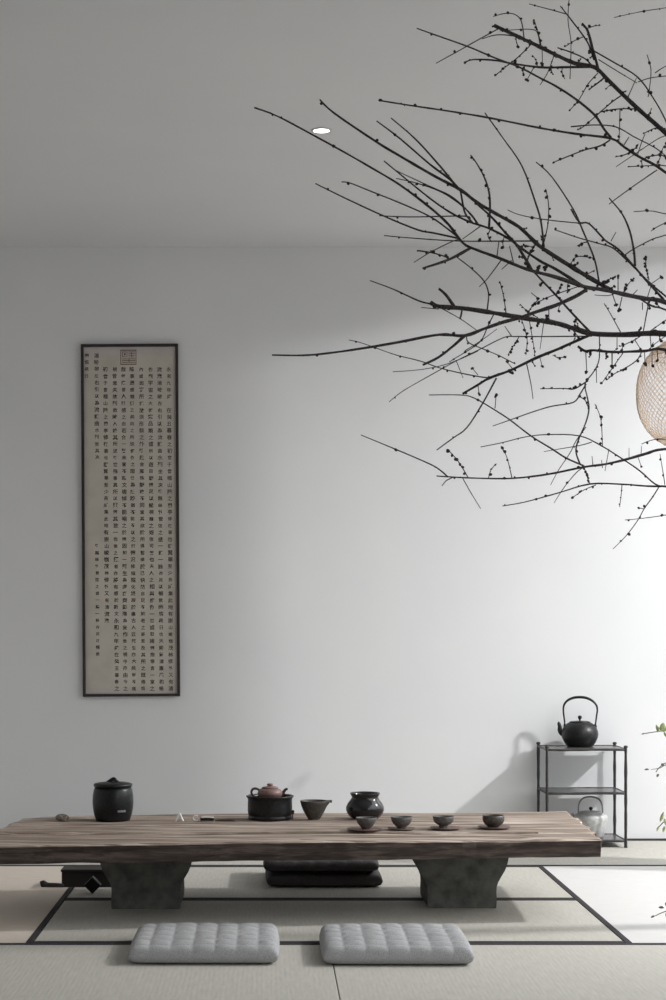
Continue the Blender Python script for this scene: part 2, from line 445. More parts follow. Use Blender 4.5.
cushion(.200, 6.875, .0575, .435, .41, .045, M_fabric_d, 'dark floor cushion behind the table, topmost of the stacked pair', -.012, 12)

# ------------------------------------------------------------------ small dark items behind the left block
bx = empty('storage_box', (-.66, 6.735, 0)); tag(bx, 'low dark wooden box on the mat behind the left stone block', 'box')
bm = bmesh.new(); box(bm, -.105,.105,-.05,.05,0,.056,.003); from_bm('body', bm, M_darkbox, bx)
bm = bmesh.new(); box(bm, -.108,.108,-.053,.053,.0565,.066,.002); from_bm('lid', bm, M_darkbox, bx)
bm = bmesh.new()
tube(bm, [(-.040,0,.014),(-.03,0,.016),(-.015,0,.012),(.01,.002,.011),(.03,.004,.010),(.045,.006,.008)], [.011,.0135,.009,.0085,.008,.006], 10, 3)
o = from_bm('tea_brush', bm, M_darkbox, None, True); o.location = (-.80, 6.665, 0)
tag(o, 'small dark brush lying on the mat left of the low box', 'brush')
bm = bmesh.new(); box(bm, -.022,.022,-.022,.022,-.022,.022,.003, Matrix.Translation((0,0,.0315)) @ Matrix.Rotation(math.radians(45),4,'Y'))
o = from_bm('tea_tin', bm, M_black, None); o.location = (-.634, 6.53, 0)
tag(o, 'small black square tin tipped on its corner against the left stone block', 'tin')

# ------------------------------------------------------------------ things on the table
def on(px, py): 
    x, y = tp(px, py); return (x, y, ZT+.0015)
# black lidded jar
def jar():
    r = empty('lidded_jar', on(113, 820.6)); tag(r, 'tall black barrel shaped lidded jar standing at the left of the table', 'jar')
    bm = bmesh.new(); lathe(bm, [(.050,0),(.060,.001),(.0625,.008),(.067,.022),(.071,.045),(.0725,.065),(.0715,.088),(.068,.108),(.064,.118),(.060,.119),(.05,.118)], 56); from_bm('body', bm, M_black, r, True)
    bm = bmesh.new(); lathe(bm, [(.04,.1185),(.066,.119),(.0685,.121),(.0685,.127),(.066,.130),(.048,.1335),(.020,.1365),(.006,.137),(.0,.1375)], 56); l = from_bm('lid', bm, M_black, r, True)
    bm = bmesh.new(); tube(bm, [(-.022,0,.1355),(-.012,0,.139),(0,0,.1455),(.006,0,.145),(.013,0,.1385),(.02,0,.136)], [.003,.0055,.0065,.006,.005,.003], 10, 3); from_bm('lid_handle', bm, M_black, l, True)
    bm = bmesh.new()
    for k in range(9):
        pass
    a0, a1 = math.radians(-72), math.radians(-48); n = 8; R = .0728
    ra = [(R*math.cos(a0+(a1-a0)*k/n), R*math.sin(a0+(a1-a0)*k/n)) for k in range(n+1)]
    vs = [[bm.verts.new((x*f, y*f, z)) for (x, y) in ra] for (f, z) in ((.985,.034),(1.006,.034),(1.006,.041),(.985,.041))]
    for a, b in zip(vs, vs[1:]+vs[:1]):
        for k in range(n): bm.faces.new((a[k],a[k+1],b[k+1],b[k]))
    from_bm('label_plate', bm, M_label, r)
jar()
# small brown lump (tea pet)
bm = bmesh.new(); ball(bm, (0,0,.0125), .0145, 1.7, 1.1, .88, 16); ball(bm, (.018,-.004,.011), .007, 1.1,1,1.1, 12)
for s in (-1,1):
    for q in (-1,1): ball(bm, (s*.012, q*.009-.001, .0035), .004, 1,1,.9, 8)
for v in bm.verts: v.co += v.normal*.0
o = from_bm('tea_pet', bm, M_petclay, None, True); o.location = on(62, 821.4)
tag(o, 'small brown clay lump of a tea pet at the left end of the table', 'figurine')
# white folded rest
bm = bmesh.new(); tube(bm, [(-.014,0,.002),(-.008,0,.014),(0,0,.030),(.006,0,.016),(.013,0,.002)], [.003,.003,.0025,.003,.003], 8, 3, flat=1.4)
o = from_bm('tea_pick_rest', bm, M_porc, None, True); o.location = on(179.3, 822.3)
tag(o, 'tiny white upright wishbone rest on the table right of the black jar', 'rest')
bm = bmesh.new(); pts = [(.010*math.cos(a)*1.0, .003*math.sin(a*2)*.3, .011+.009*math.sin(a)) for a in [math.radians(50+k*26) for k in range(11)]]
tube(bm, pts, .0022, 8, 3); o = from_bm('napkin_ring', bm, M_porc, None, True); o.location = on(196, 821.6)
tag(o, 'tiny white open ring standing on the table beside the dark tea scoop', 'ring')
r = empty('tea_scoop', on(206.5, 821.6)); tag(r, 'small dark hollow tea scoop with a pale rim lying on the table', 'scoop')
bm = bmesh.new(); prof = []
for k in range(13):
    a = -math.pi+math.pi*k/12; prof.append((.009*math.cos(a), .010+.009*math.sin(a)))
rings = []
for i in range(9):
    x = -.022+.048*i/8; s = 1-.35*abs(i/8-.45)**2*2
    rings.append([bm.verts.new((x, y*s, z)) for y, z in prof])
for a, b in zip(rings, rings[1:]):
    for k in range(12): bm.faces.new((a[k],a[k+1],b[k+1],b[k]))
bm.faces.new(rings[0])
bmesh.ops.solidify(bm, geom=bm.faces[:], thickness=.0012)
from_bm('bowl', bm, M_brown_dk, r, True); r.scale = (1, 1.2, 1.25)
bm = bmesh.new(); tube(bm, [(-.020,-.0088,.0105),(0,-.0092,.0115),(.026,-.0075,.0105)], .0011, 6, 3); tube(bm, [(-.020,.0088,.0105),(0,.0092,.0115),(.026,.0075,.0105)], .0011, 6, 3)
from_bm('rim', bm, M_porc, r, True)
bm = bmesh.new(); tube(bm, [(-.036,0,.003),(0,.002,.0045),(.036,.004,.003)], [.0018,.0034,.0016], 8, 4)
o = from_bm('tea_pick', bm, M_brown_dk, None, True); o.location = on(225, 822)
tag(o, 'thin dark wooden tea pick lying left of the charcoal brazier', 'tea pick')
# brazier / tea boat
def brazier():
    r = empty('tea_boat', on(270, 819.6)); tag(r, 'round charcoal grey tea boat with low walls carrying the brown teapot', 'tea boat')
    bm = bmesh.new(); lathe(bm, [(.070,0),(.076,.001),(.0775,.004),(.0775,.012),(.0755,.0145),(.0775,.017),(.0790,.03),(.0790,.05),(.0785,.070),(.080,.075),(.0845,.080),(.0850,.0835),(.081,.085),(.077,.083),(.0755,.072),(.073,.066),(.0,.066)], 64, caps=(True,False))
    from_bm('body', bm, M_black, r, True)
    for s in (-1, 1):
        bm = bmesh.new(); box(bm, .078*s-.004, .078*s+.006*s+.002, -.009, .009, .018, .032, .0025); from_bm('lug', bm, M_black, r, True)
    bm = bmesh.new(); box(bm, -.002, .003, -.002, .002, .001, .026, .0008, Matrix.Translation((.0795,-.012,0))); from_bm('bamboo_peg', bm, M_saucer, r)
brazier()
ZB = ZT+.0015+.066
def teapot():
    x, y = tp(270, 819.6)
    r = empty('clay_teapot', (x, y, ZB)); tag(r, 'small reddish brown clay teapot sitting in the charcoal tea boat', 'teapot')
    bm = bmesh.new(); lathe(bm, [(.024,0),(.028,.001),(.029,.004),(.035,.010),(.0425,.019),(.0445,.027),(.0425,.034),(.037,.040),(.031,.043),(.026,.044),(.02,.0435)], 48); from_bm('body', bm, M_brown_clay, r, True)
    bm = bmesh.new(); lathe(bm, [(.02,.0438),(.0290,.0442),(.0295,.0462),(.027,.0485),(.018,.0505),(.010,.0512),(.0085,.0525),(.0095,.054),(.0120,.0565),(.0110,.0595),(.006,.0610),(0,.0615)], 40); from_bm('lid', bm, M_brown_clay, r, True)
    bm = bmesh.new(); tube(bm, [(-.037,0,.037),(-.050,0,.043),(-.062,0,.040),(-.066,0,.028),(-.058,0,.016),(-.046,0,.013),(-.037,0,.015)], [.004,.0045,.0045,.0042,.004,.0037,.0035], 10, 4); from_bm('handle', bm, M_brown_dk, r, True)
    bm = bmesh.new(); tube(bm, [(.036,0,.020),(.045,0,.026),(.051,0,.034),(.056,0,.040),(.063,0,.041)], [.009,.0072,.0055,.0048,.0042], 10, 4); from_bm('spout', bm, M_brown_dk, r, True)
teapot()
# open spouted pitcher bowl
def pitcher():
    r = empty('pouring_bowl', on(314, 820)); tag(r, 'dark conical pouring bowl with a small lip on its right rim', 'bowl')
    bm = bmesh.new(); lathe(bm, [(.018,0),(.021,.001),(.022,.004),(.027,.012),(.036,.028),(.044,.046),(.048,.060),(.0495,.066),(.0485,.0675),(.0465,.066),(.042,.050),(.032,.026),(.02,.010),(0,.008)], 48, caps=(True,False), wob=.03)
    # pull a spout out of the rim
    for v in bm.verts:
        if v.co.z > .045 and v.co.x > .02:
            a = math.atan2(v.co.y, v.co.x); k = max(0, 1-abs(a)/.32)*(v.co.z-.045)/.022
            v.co.x += .013*k; v.co.z += .001*k
    from_bm('body', bm, M_bowl, r, True)
    bm = bmesh.new(); tube(bm, [(.044,0,.063),(.054,0,.0655),(.0635,0,.064)], [.0045,.004,.0055], 8, 3); from_bm('lip', bm, M_bowl, r, True)
pitcher()
# black waste-water pot
def wpot():
    r = empty('waste_water_pot', on(365, 819)); tag(r, 'squat glossy black bulging pot with a flared neck, behind the leftmost cup', 'pot')
    bm = bmesh.new(); lathe(bm, [(.040,0),(.047,.001),(.055,.008),(.064,.020),(.068,.032),(.0675,.042),(.061,.056),(.052,.067),(.0475,.075),(.0475,.079),(.052,.086),(.0535,.090),(.0525,.0925),(.049,.091),(.0445,.080),(.046,.070),(.05,.05),(.04,.02),(0,.012)], 64, caps=(True,False)); from_bm('body', bm, M_gloss, r, True)
wpot()
# cups on saucers
CUPS = [
 (366.3, 829, 'cone', 'dark grey conical tea cup in front of the glossy black pot'),
 (401.5, 826.5, 'cone2', 'dark grey flared tea cup, second from the left of the four'),
 (443.5, 825.8, 'foot', 'dark footed tea cup, third from the left of the four'),
 (493.5, 824.8, 'barrel', 'dark rounded tea cup nearest the right end of the table')]
SAUC = [(364.5, 830.3, .0585, 'thin reddish saucer under the leftmost tea cup'), (401.5, 829.6, .0475, 'thin reddish saucer under the second tea cup from the left'),
        (445.5, 829.0, .0535, 'round reddish saucer under the footed tea cup'), (494, 828.2, .0555, 'round reddish saucer under the rightmost tea cup')]
PRO = {
 'cone': [(.014,0),(.016,.001),(.0165,.004),(.022,.010),(.030,.021),(.034,.031),(.0355,.038),(.0345,.039),(.0325,.036),(.027,.020),(.015,.008),(0,.007)],
 'cone2': [(.013,0),(.0155,.001),(.016,.005),(.022,.010),(.031,.019),(.0345,.028),(.0375,.0385),(.0365,.0395),(.034,.036),(.027,.018),(.015,.009),(0,.008)],
 'foot': [(.015,0),(.0165,.001),(.0150,.004),(.0145,.007),(.020,.011),(.030,.017),(.0340,.024),(.0350,.031),(.0365,.0385),(.0355,.0395),(.033,.036),(.030,.02),(.015,.012),(0,.011)],
 'barrel': [(.018,0),(.020,.001),(.0205,.004),(.028,.008),(.0345,.016),(.0370,.025),(.0370,.034),(.0355,.0395),(.0345,.0400),(.0335,.036),(.034,.025),(.025,.012),(0,.009)]}
for (px, py, kind, lab), (qx, qy, R, slab_) in zip(CUPS, SAUC):
    x, y, z = on(qx, qy)
    bm = bmesh.new(); lathe(bm, [(R*.6,0),(R*.9,.0012),(R,.0035),(R*.99,.0048),(R*.9,.0036),(R*.45,.0026),(0,.0026)], 48, caps=(True,False))
    o = from_bm('saucer', bm, M_saucer, None, True); o.location = (x, y, z); tag(o, slab_, 'saucer', 'saucers under the tea cups')
    cx = (px-268)/F*y
    bm = bmesh.new(); lathe(bm, PRO[kind], 44, caps=(True,False), wob=.02, seed=px)
    o = from_bm('tea_cup', bm, M_cup if kind != 'barrel' else M_bowl, None, True); o.location = (cx, y+.002, z+.0028)
    tag(o, lab, 'cup', 'four tea cups on saucers')

# steam over the teapot spout
ms = bpy.data.materials.new('steam'); ms.use_nodes = True; nt = ms.node_tree; nt.nodes.clear()
out = nt.nodes.new('ShaderNodeOutputMaterial'); pv = nt.nodes.new('ShaderNodeVolumePrincipled')
pv.inputs['Color'].default_value = (.62,.62,.63,1)
tc = nt.nodes.new('ShaderNodeTexCoord'); g = nt.nodes.new('ShaderNodeTexGradient'); g.gradient_type = 'SPHERICAL'
nz = nt.nodes.new('ShaderNodeTexNoise'); nz.inputs['Scale'].default_value = 2.2; nz.inputs['Detail'].default_value = 3
mu = nt.nodes.new('ShaderNodeMath'); mu.operation = 'MULTIPLY'; m2 = nt.nodes.new('ShaderNodeMath'); m2.operation = 'MULTIPLY'; m2.inputs[1].default_value = 21
nt.links.new(tc.outputs['Object'], g.inputs[0]); nt.links.new(tc.outputs['Object'], nz.inputs['Vector'])
nt.links.new(g.outputs['Fac'], mu.inputs[0]); nt.links.new(nz.outputs[0], mu.inputs[1]); nt.links.new(mu.outputs[0], m2.inputs[0])
nt.links.new(m2.outputs[0], pv.inputs['Density']); nt.links.new(pv.outputs[0], out.inputs['Volume'])
bm = bmesh.new(); ball(bm, (0,0,0), 1, 1, 1, 1, 20)
o = from_bm('steam', bm, ms, None, True)
p = at(300, 782, 6.72); o.location = p; o.rotation_euler = (0, math.radians(-38), 0); o.scale = (.075, .03, .030)
tag(o, 'faint wisp of steam rising to the right from the clay teapot', 'steam', kind='stuff')

# ------------------------------------------------------------------ kettle stand
X0s, X1s, YF, YB = 1.2236, 1.5690, 7.912, 8.165
st = empty('kettle_stand', ((X0s+X1s)/2, (YF+YB)/2, 0)); tag(st, 'small three tier dark bronze stand with slender knotted legs against the back wall', 'stand')
cxs, cys = (X0s+X1s)/2, (YF+YB)/2
for x in (X0s, X1s):
    for y in (YF, YB):
        bm = bmesh.new(); prof = []
        nseg = 44
        for k in range(nseg+1):
            z = .434*k/nseg; r = .0066+.0016*noise.noise((x*9, y*9, z*26))
            if k == 0: r = .008
            prof.append((r, z))
        prof += [(.0055,.4355),(.0085,.4375),(.0100,.442),(.0080,.4465),(.001,.4485)]
        lathe(bm, prof, 12, x-cxs, y-cys); from_bm('leg', bm, M_ironm, st, True)
for zi, z in enumerate((.429, .2375, .0285)):
    bm = bmesh.new(); hx = (X1s-X0s)/2; hy = (YB-YF)/2
    for s in (-1, 1):
        tube(bm, [(-hx, s*hy, z),(-hx*.4, s*hy, z-.0012),(hx*.3, s*hy, z+.0008),(hx, s*hy, z)], .0055, 8, 4, knob=.25, seed=zi)
        tube(bm, [(s*hx, -hy, z),(s*hx, 0, z+.001),(s*hx, hy, z)], .0055, 8, 4, knob=.25, seed=zi+4)
    sh = from_bm('shelf', bm, M_ironm, st, True)
    bm = bmesh.new(); box(bm, -hx+.004, hx-.004, -hy+.004, hy-.004, z-.002, z+.003, .0008); from_bm('shelf_panel', bm, M_shelf, sh)

# ------------------------------------------------------------------ kettles
def kettle(name, x, y, z, mats, label, sc=1.0, body=None, handle=None, bailmat=None, rz=0, knobmat=None):
    r = empty(name, (x, y, z), rz); tag(r, label, 'kettle')
    bm = bmesh.new(); lathe(bm, [(a*sc, b*sc) for a, b in body['body']], 56); from_bm('body', bm, mats, r, True)
    bm = bmesh.new(); lathe(bm, [(a*sc, b*sc) for a, b in body['lid']], 40); l = from_bm('lid', bm, mats, r, True)
    bm = bmesh.new(); lathe(bm, [(a*sc, b*sc) for a, b in body['knob']], 24); from_bm('knob', bm, knobmat or mats, l, True)
    bm = bmesh.new(); tube(bm, [(a*sc, 0, b*sc) for a, b in body['spout']], [q*sc for q in body['spout_r']], 14, 4); from_bm('spout', bm, mats, r, True)
    bm = bmesh.new(); tube(bm, [(a*sc, 0, b*sc) for a, b in handle[0]], [q*sc for q in handle[1]], 10, 5, flat=.8); from_bm('handle', bm, bailmat or mats, r, True)
    for s in (0, -1):
        a, b = handle[0][s]; bm = bmesh.new(); lathe(bm, [(.0065*sc,-.012*sc),(.0075*sc,-.004*sc),(.006*sc,.004*sc),(.003*sc,.008*sc)], 14, a*sc, 0, b*sc); from_bm('handle_lug', bm, mats, r, True)
    return r
kb = dict(
 body=[(.050,0),(.056,.001),(.060,.005),(.071,.021),(.079,.039),(.082,.054),(.081,.067),(.075,.083),(.066,.095),(.056,.104),(.050,.107),(.046,.1085),(.04,.1085)],
 lid=[(.038,.1085),(.0465,.1088),(.047,.111),(.040,.1135),(.02,.1155),(.006,.116),(0,.1162)],
 knob=[(.003,.115),(.004,.121),(.0065,.124),(.009,.129),(.0092,.133),(.0065,.138),(0,.1395)],
 spout=[(-.066,.056),(-.080,.060),(-.088,.072),(-.089,.088),(-.093,.102),(-.098,.106)], spout_r=[.015,.013,.0108,.009,.0075,.0065])
kettle('cast_iron_kettle', 1.397, 8.082, .4325, M_iron, 'black cast iron kettle with a tall hoop handle on the top shelf of the stand', 1.0, kb,
       ([(-.066,.094),(-.068,.115),(-.071,.140),(-.073,.165),(-.069,.187),(-.054,.206),(-.028,.218),(0,.221),(.028,.218),(.054,.206),(.072,.187),(.077,.165),(.074,.140),(.071,.115),(.068,.094)],
        [.0045,.0045,.005,.005,.006,.0068,.0078,.008,.0078,.0068,.006,.005,.005,.0045,.0045]), rz=math.radians(-11))
ks = dict(
 body=[(.046,0),(.052,.001),(.056,.005),(.063,.025),(.069,.050),(.0735,.075),(.0745,.090),(.070,.102),(.056,.109),(.046,.111),(.04,.111)],
 lid=[(.036,.111),(.047,.1113),(.0475,.114),(.038,.1165),(.02,.119),(.006,.120),(0,.1202)],
 knob=[(.003,.119),(.0035,.122),(.007,.124),(.009,.128),(.0085,.132),(.005,.136),(0,.137)],
 spout=[(-.055,.05),(-.070,.058),(-.080,.073),(-.083,.092),(-.090,.103)], spout_r=[.013,.011,.009,.007,.0055])
kettle('silver_kettle', 1.437, 8.03, .0325, M_silver, 'pale silver kettle with a dark knob on the bottom shelf of the stand', .99, ks,
       ([(-.057,.104),(-.058,.120),(-.056,.142),(-.048,.162),(-.030,.176),(0,.181),(.030,.176),(.046,.162),(.053,.142),(.055,.120),(.055,.104)],
        [.004,.004,.004,.0044,.005,.0053,.005,.0044,.004,.004,.004]), bailmat=M_silver_dk, rz=math.radians(-28), knobmat=M_black)

# ------------------------------------------------------------------ framed calligraphy on the back wall
def wall_pt(px, py, off=0):
    p = at(px, py, WD); return Vector((p.x, WD-off, p.z))
cs = [wall_pt(81.2,345), wall_pt(178.2,344.2), wall_pt(180.2,696), wall_pt(83.4,696.6)]
ctr = sum(cs, Vector())/4
fr = empty('framed_calligraphy', (ctr.x, WD, ctr.z)); fr.rotation_euler = (0, math.radians(-.34), 0)
tag(fr, 'tall narrow calligraphy panel in a thin dark frame hanging on the back wall', 'picture')
FW, FH = 97*WD/F, 351.8*WD/F
bm = bmesh.new(); b = .0125; hw, hh = FW/2, FH/2
for (x0,x1,z0,z1) in ((-hw,hw,hh-b,hh),(-hw,hw,-hh,-hh+b),(-hw,-hw+b,-hh+b,hh-b),(hw-b,hw,-hh+b,hh-b)):
    box(bm, x0,x1,-.024,-.002,z0,z1,.0015)
from_bm('frame', bm, M_frame, fr)
bm = bmesh.new(); box(bm, -hw+b,hw-b,-.012,-.002,-hh+b,hh-b); mount = from_bm('mount', bm, M_paper2, fr)
bm = bmesh.new(); box(bm, -hw+b+.006,hw-b-.006,-.0128,-.0121,-hh+b+.016,hh-b-.034); paper = from_bm('paper', bm, M_paper, fr)
TEXT = ('永和九年歲在癸丑暮春之初會于會稽山陰之蘭亭修禊事也群賢畢至少長咸集此地有崇山峻嶺茂林修竹又有清流激湍映帶左右引以為流觴曲水列坐其次雖無絲竹管弦之盛一觴一詠亦足以暢敘幽情'
 '是日也天朗氣清惠風和暢仰觀宇宙之大俯察品類之盛所以遊目騁懷足以極視聽之娛信可樂也夫人之相與俯仰一世或取諸懷抱悟言一室之內或因寄所託放浪形骸之外雖趣舍萬殊靜躁不同'
 '當其欣於所遇暫得於己快然自足不知老之將至及其所之既倦情隨事遷感慨係之矣向之所欣俯仰之間已為陳跡猶不能不以之興懷況修短隨化終期於盡古人云死生亦大矣豈不痛哉'
 '每攬昔人興感之由若合一契未嘗不臨文嗟悼不能喻之於懷固知一死生為虛誕齊彭殤為妄作後之視今亦由今之視昔悲夫故列敘時人錄其所述雖世殊事異所以興懷其致一也後之攬者亦將有感於斯文')
pos = 0
def take(n):
    global pos
    s = ''.join(TEXT[(pos+k) % len(TEXT)] for k in range(n)); pos += n; return s
PX = WD/F
def loc_xz(px, py):
    # photo px at the panel -> local x,z (undo the slight tilt)
    dx = (px-130.75)*PX; dz = -(py-520.45)*PX; a = math.radians(.34)
    return dx*math.cos(a)-dz*math.sin(a)*-1, dz*math.cos(a)-dx*math.sin(a)
GLYPH = {}
def glyph(ch, size):
    if (ch, size) not in GLYPH:
        cu = bpy.data.curves.new('glyph', 'FONT'); cu.body = ch; cu.size = size*PX; cu.offset = .0004; cu.resolution_u = 1
        o = bpy.data.objects.new('glyph', cu); COL.objects.link(o)
        dg = bpy.context.evaluated_depsgraph_get(); me = bpy.data.meshes.new_from_object(o.evaluated_get(dg))
        bpy.data.objects.remove(o); bpy.data.curves.remove(cu)
        xs = [v.co.x for v in me.vertices]; ys = [v.co.y for v in me.vertices]
        cx, cy = (min(xs)+max(xs))/2, (min(ys)+max(ys))/2
        GLYPH[(ch, size)] = ([(v.co.x-cx, v.co.y-cy) for v in me.vertices], [tuple(p.vertices) for p in me.polygons])
        bpy.data.meshes.remove(me)
    return GLYPH[(ch, size)]
def add_text():
    V = []; Fc = []
    cols = [(169.1,369.8,48,6.78,5.1,(5,)),(159.7,369.8,48,6.78,5.1,()),(150.6,369.8,48,6.78,5.1,()),(141.5,369.8,48,6.78,5.1,()),(132.1,369.8,48,6.78,5.1,()),
            (123.6,369.8,48,6.78,5.1,()),(114.9,369.8,48,6.78,5.1,()),(105.6,369.8,38,6.78,5.1,()),(96.8,355.8,16,6.78,5.1,()),(96.2,546,17,6.75,4.2,()),(87.0,355.8,4,6.78,4.6,())]
    r2 = random.Random(3)
    for (px, y0, rows, pitch, size, gaps) in cols:
        for k in range(rows):
            if k in gaps: continue
            vs, fs = glyph(take(1), size); y = y0+k*pitch
            lx, lz = loc_xz(px+(y-369)*.0064+r2.uniform(-.25,.25), y+r2.uniform(-.2,.2)); n0 = len(V); s_ = r2.uniform(.82,1.04)
            V += [(a*s_+lx, -.0132, b_*s_+lz) for a, b_ in vs]; Fc += [tuple(q+n0 for q in f) for f in fs]
    me = bpy.data.meshes.new('inscription'); me.from_pydata(V, [], Fc); me.update()
    return link('inscription', me, M_ink, paper)
add_text()
# square seal
bm = bmesh.new()
def sq(x0, y0, x1, y1):
    a, z1 = loc_xz(x0, y0); c, z0 = loc_xz(x1, y1); box(bm, a, c, -.0134, -.0129, z0, z1)
for (x0,y0,x1,y1) in ((120.6,350.2,136.6,351.1),(120.6,364.2,136.6,365.1),(120.6,350.2,121.4,365.1),(135.8,350.2,136.6,365.1),
    (122.4,352,127.6,352.7),(122.4,352,123.1,357.6),(122.4,357,127.6,357.6),(127,352,127.6,357.6),(124.2,353.6,125.9,355.9),
    (122.3,359,135.4,359.7),(122.3,360.7,135.4,361.4),(122.3,362.4,135.4,363),(128.6,352,135,352.7),(128.6,353.8,135,354.4),(128.6,355.5,135,356.1),(128.6,357.2,135,357.8),
    (131.6,352,132.2,357.8),(128.9,359,129.5,363)):
    sq(x0,y0,x1,y1)
from_bm('seal', bm, M_seal, paper)

# ------------------------------------------------------------------ woven lantern
LD = 6.85
lc = at(692, 393, LD); R0 = 54.5*LD/F; HH = 58*LD/F
ln = empty('woven_lantern', lc); tag(ln, 'round woven bamboo lantern hanging at the right edge behind the branches', 'lantern')
def lr(t):   # t in -1..1 (bottom..top)
    return R0*(max(0, 1-abs(t)**2.35))**.52
bm = bmesh.new(); NST = 60
for fam in (-1, 1):
    for i in range(NST):
        a0 = 2*math.pi*i/NST; pts = []
        for k in range(25):
            t = -.955+1.91*k/24; a = a0+fam*t*1.05; r = lr(t)+.0012*fam*(1 if (k+i) % 2 else -1)
            pts.append((r*math.cos(a), r*math.sin(a), t*HH))
        tube(bm, pts, .00125, 4, 1)
from_bm('woven_shell', bm, M_bamboo, ln)
for t in (-.955, -.80, .62, .70, .78, .86, .955):
    bm = bmesh.new(); r = lr(t)+.001; pts = [(r*math.cos(a), r*math.sin(a), t*HH) for a in [2*math.pi*k/60 for k in range(60)]]
    tube(bm, pts+[pts[0]], .0036 if abs(t) > .9 else .0024, 6, 0, closed=True)
    from_bm('hoop', bm, M_bamboo, ln, True)
bm = bmesh.new(); tube(bm, [(0,0,HH*.5),(0,0,HH),(0,0,CZ-lc.z-.012)], .0025, 8, 0); cd = from_bm('cord', bm, M_black, ln, True)
bm = bmesh.new(); lathe(bm, [(.04,CZ-lc.z-.014),(.045,CZ-lc.z-.010),(.045,CZ-lc.z-.001)], 24); from_bm('ceiling_rose', bm, M_trim, ln, True)
bm = bmesh.new(); ball(bm, (0,0,HH*.25), .045, 1, 1, 1.2, 20); from_bm('bulb', bm, M_bulb, ln, True)
bm = bmesh.new(); lathe(bm, [(.016,HH*.25+.05),(.018,HH*.25+.06),(.018,HH*.5+.02),(.008,HH*.5+.03)], 16); from_bm('lamp_holder', bm, M_black, ln, True)

# ------------------------------------------------------------------ bare plum branches in a tall vase
#  each row: (width at thick end in px, [photo points], optional width at the thin end)
ROWS = []
def B(w, pts, w2=None, b=0):
    ROWS.append((w, pts, w2 if w2 is not None else max(.9, w*.45), b))
# main limbs, root last
B(8.5, [(430.5,302.5),(439,306.4),(462.7,308.3),(488,312),(511.5,316),(536,320),(555.5,323),(575,328.8),(592.6,333.7),(623.8,334.7),(666,333.7),(715,345),(770,380),(820,450),(842,540)], 4.6, 3)
B(9, [(254.5,107.6),(277,116),(310,133.4),(343,151.5),(370,167),(400,185),(430,207.6),(449,225),(463,243),(476.4,249.8),(497.8,257.6),(527,269.3),(555.5,277),(584.8,286.8),(604,289.8),(629.7,295.6),(645,298.6),(666,302.5),(720,325),(780,370),(828,450),(846,540)], 1.5, 6)
B(7.5, [(494,25.4),(519,37),(540,47),(555.5,54.7),(575,63.4),(594.6,67.3),(608,80),(628,99.5),(645,115),(661,129),(690,158),(740,230),(800,350),(838,470),(850,545)], 3.8, 16)
B(6, [(379,100.4),(410,105.4),(448,111),(490,118),(540,128),(575,133.7),(611,138.5),(624,147),(639.5,157),(666,172.7),(720,220),(790,340),(834,460),(848,545)], 1.4, 8)
B(5, [(578,346.4),(585,351),(593.6,350.3),(614,352),(645,351),(666,350),(720,370),(790,430),(836,500),(850,550)], 2.6, 4)
B(4.5, [(436.7,476),(467,477.8),(505.5,478.6),(532.5,476.4),(555,473),(584,467),(604,464.4),(624,460),(645,454),(666,449),(720,450),(790,480),(838,530),(852,560)], 1.3, 6)
B(3.6, [(502.5,506),(525,502),(558,493),(590,484),(624,484.4),(645,486),(660,486.4),(666,486.4),(720,490),(800,520),(850,570)], 1.0, 4)
# second order
B(3.4, [(462.6,393.8),(476,386),(489.6,378),(510,370.5),(536,358),(557.5,349.3),(575,341.5),(590,335)], 2.6, 5)
B(4.6, [(319.7,99.5),(334,113),(376,141.6),(406,159.6),(435.4,176.6),(460.7,190),(476.4,202),(496,213.7),(519,227),(536,243),(547.7,251.7),(575,269),(598.5,283),(612,291)], 1.5, 5)
B(3.6, [(272,355),(304,355.3),(333,352.6),(371,347),(405,341),(439,334.7),(464.7,335.6),(484,328.8),(503.7,322),(519,318),(536,312),(555.5,305.4),(575,296.6),(586.8,289.5)], 1.5, 3)
B(2.8, [(384,161),(406,179),(429.5,198),(449,211.7),(468.6,221.5),(488,228),(507.6,238),(521,248),(540,261),(555.5,269),(581,285)], 1.1, 4)
B(2.8, [(422.7,365),(439,357),(455,344.4),(464.7,335.6)], 1.8)
B(2.6, [(536,243),(527,262),(536,274),(555.5,294.7),(571,312),(590.7,332.7)], 1.8, 5)
B(3.4, [(439,288.8),(446,295),(454,306.5)], 3.0)
B(2.8, [(422.7,268.3),(449,259.5),(470.5,248)], 1.8, 2)
B(3.2, [(582,23.4),(587.7,31),(592.6,48.8),(598,68)], 2.4, 3)
B(2.8, [(464.7,62.5),(474,59.5),(496,60.5),(511.5,63.4),(540,67.3),(561,67.3),(594.6,66.8)], 1.6, 5)
B(2.4, [(416.8,28.3),(441,37),(468.6,46.8),(494,57.6),(519,67),(540,78),(555.5,86),(575,98.6),(594.6,115),(604,129),(611,137.6)], 1.1, 3)
B(2.4, [(609,198),(622,213.7),(629.7,231),(633.6,249),(634.6,257.6),(635,266)], 1.2, 1)
B(2.4, [(571,209),(579,222),(588.7,223.5),(602,237),(606,241),(618,249),(629.7,261.5),(645,279),(655,290),(664,300)], 1.6, 8)
B(2.0, [(536,204),(522,166),(502.7,137.6),(485,113)][::-1]+[(541,222),(544,247)], 1.2, 2)
B(1.9, [(536,162),(551.6,176.6),(573,208.8),(583,231),(594.6,259.5),(599.4,284)], 1.1, 2)
B(1.9, [(555.5,230),(579,238),(600.4,244),(614,248.8),(633.6,267),(650,283),(666,296.6),(680,307)], 1.0, 6)
B(2.3, [(470.5,155),(476.4,163),(484,176.6),(489,192),(490,207.8),(489,228)], 1.1, 5)
B(2.2, [(376.7,121),(400,138.6),(429.5,164),(449,178.6),(459.5,189.5)], 1.2)
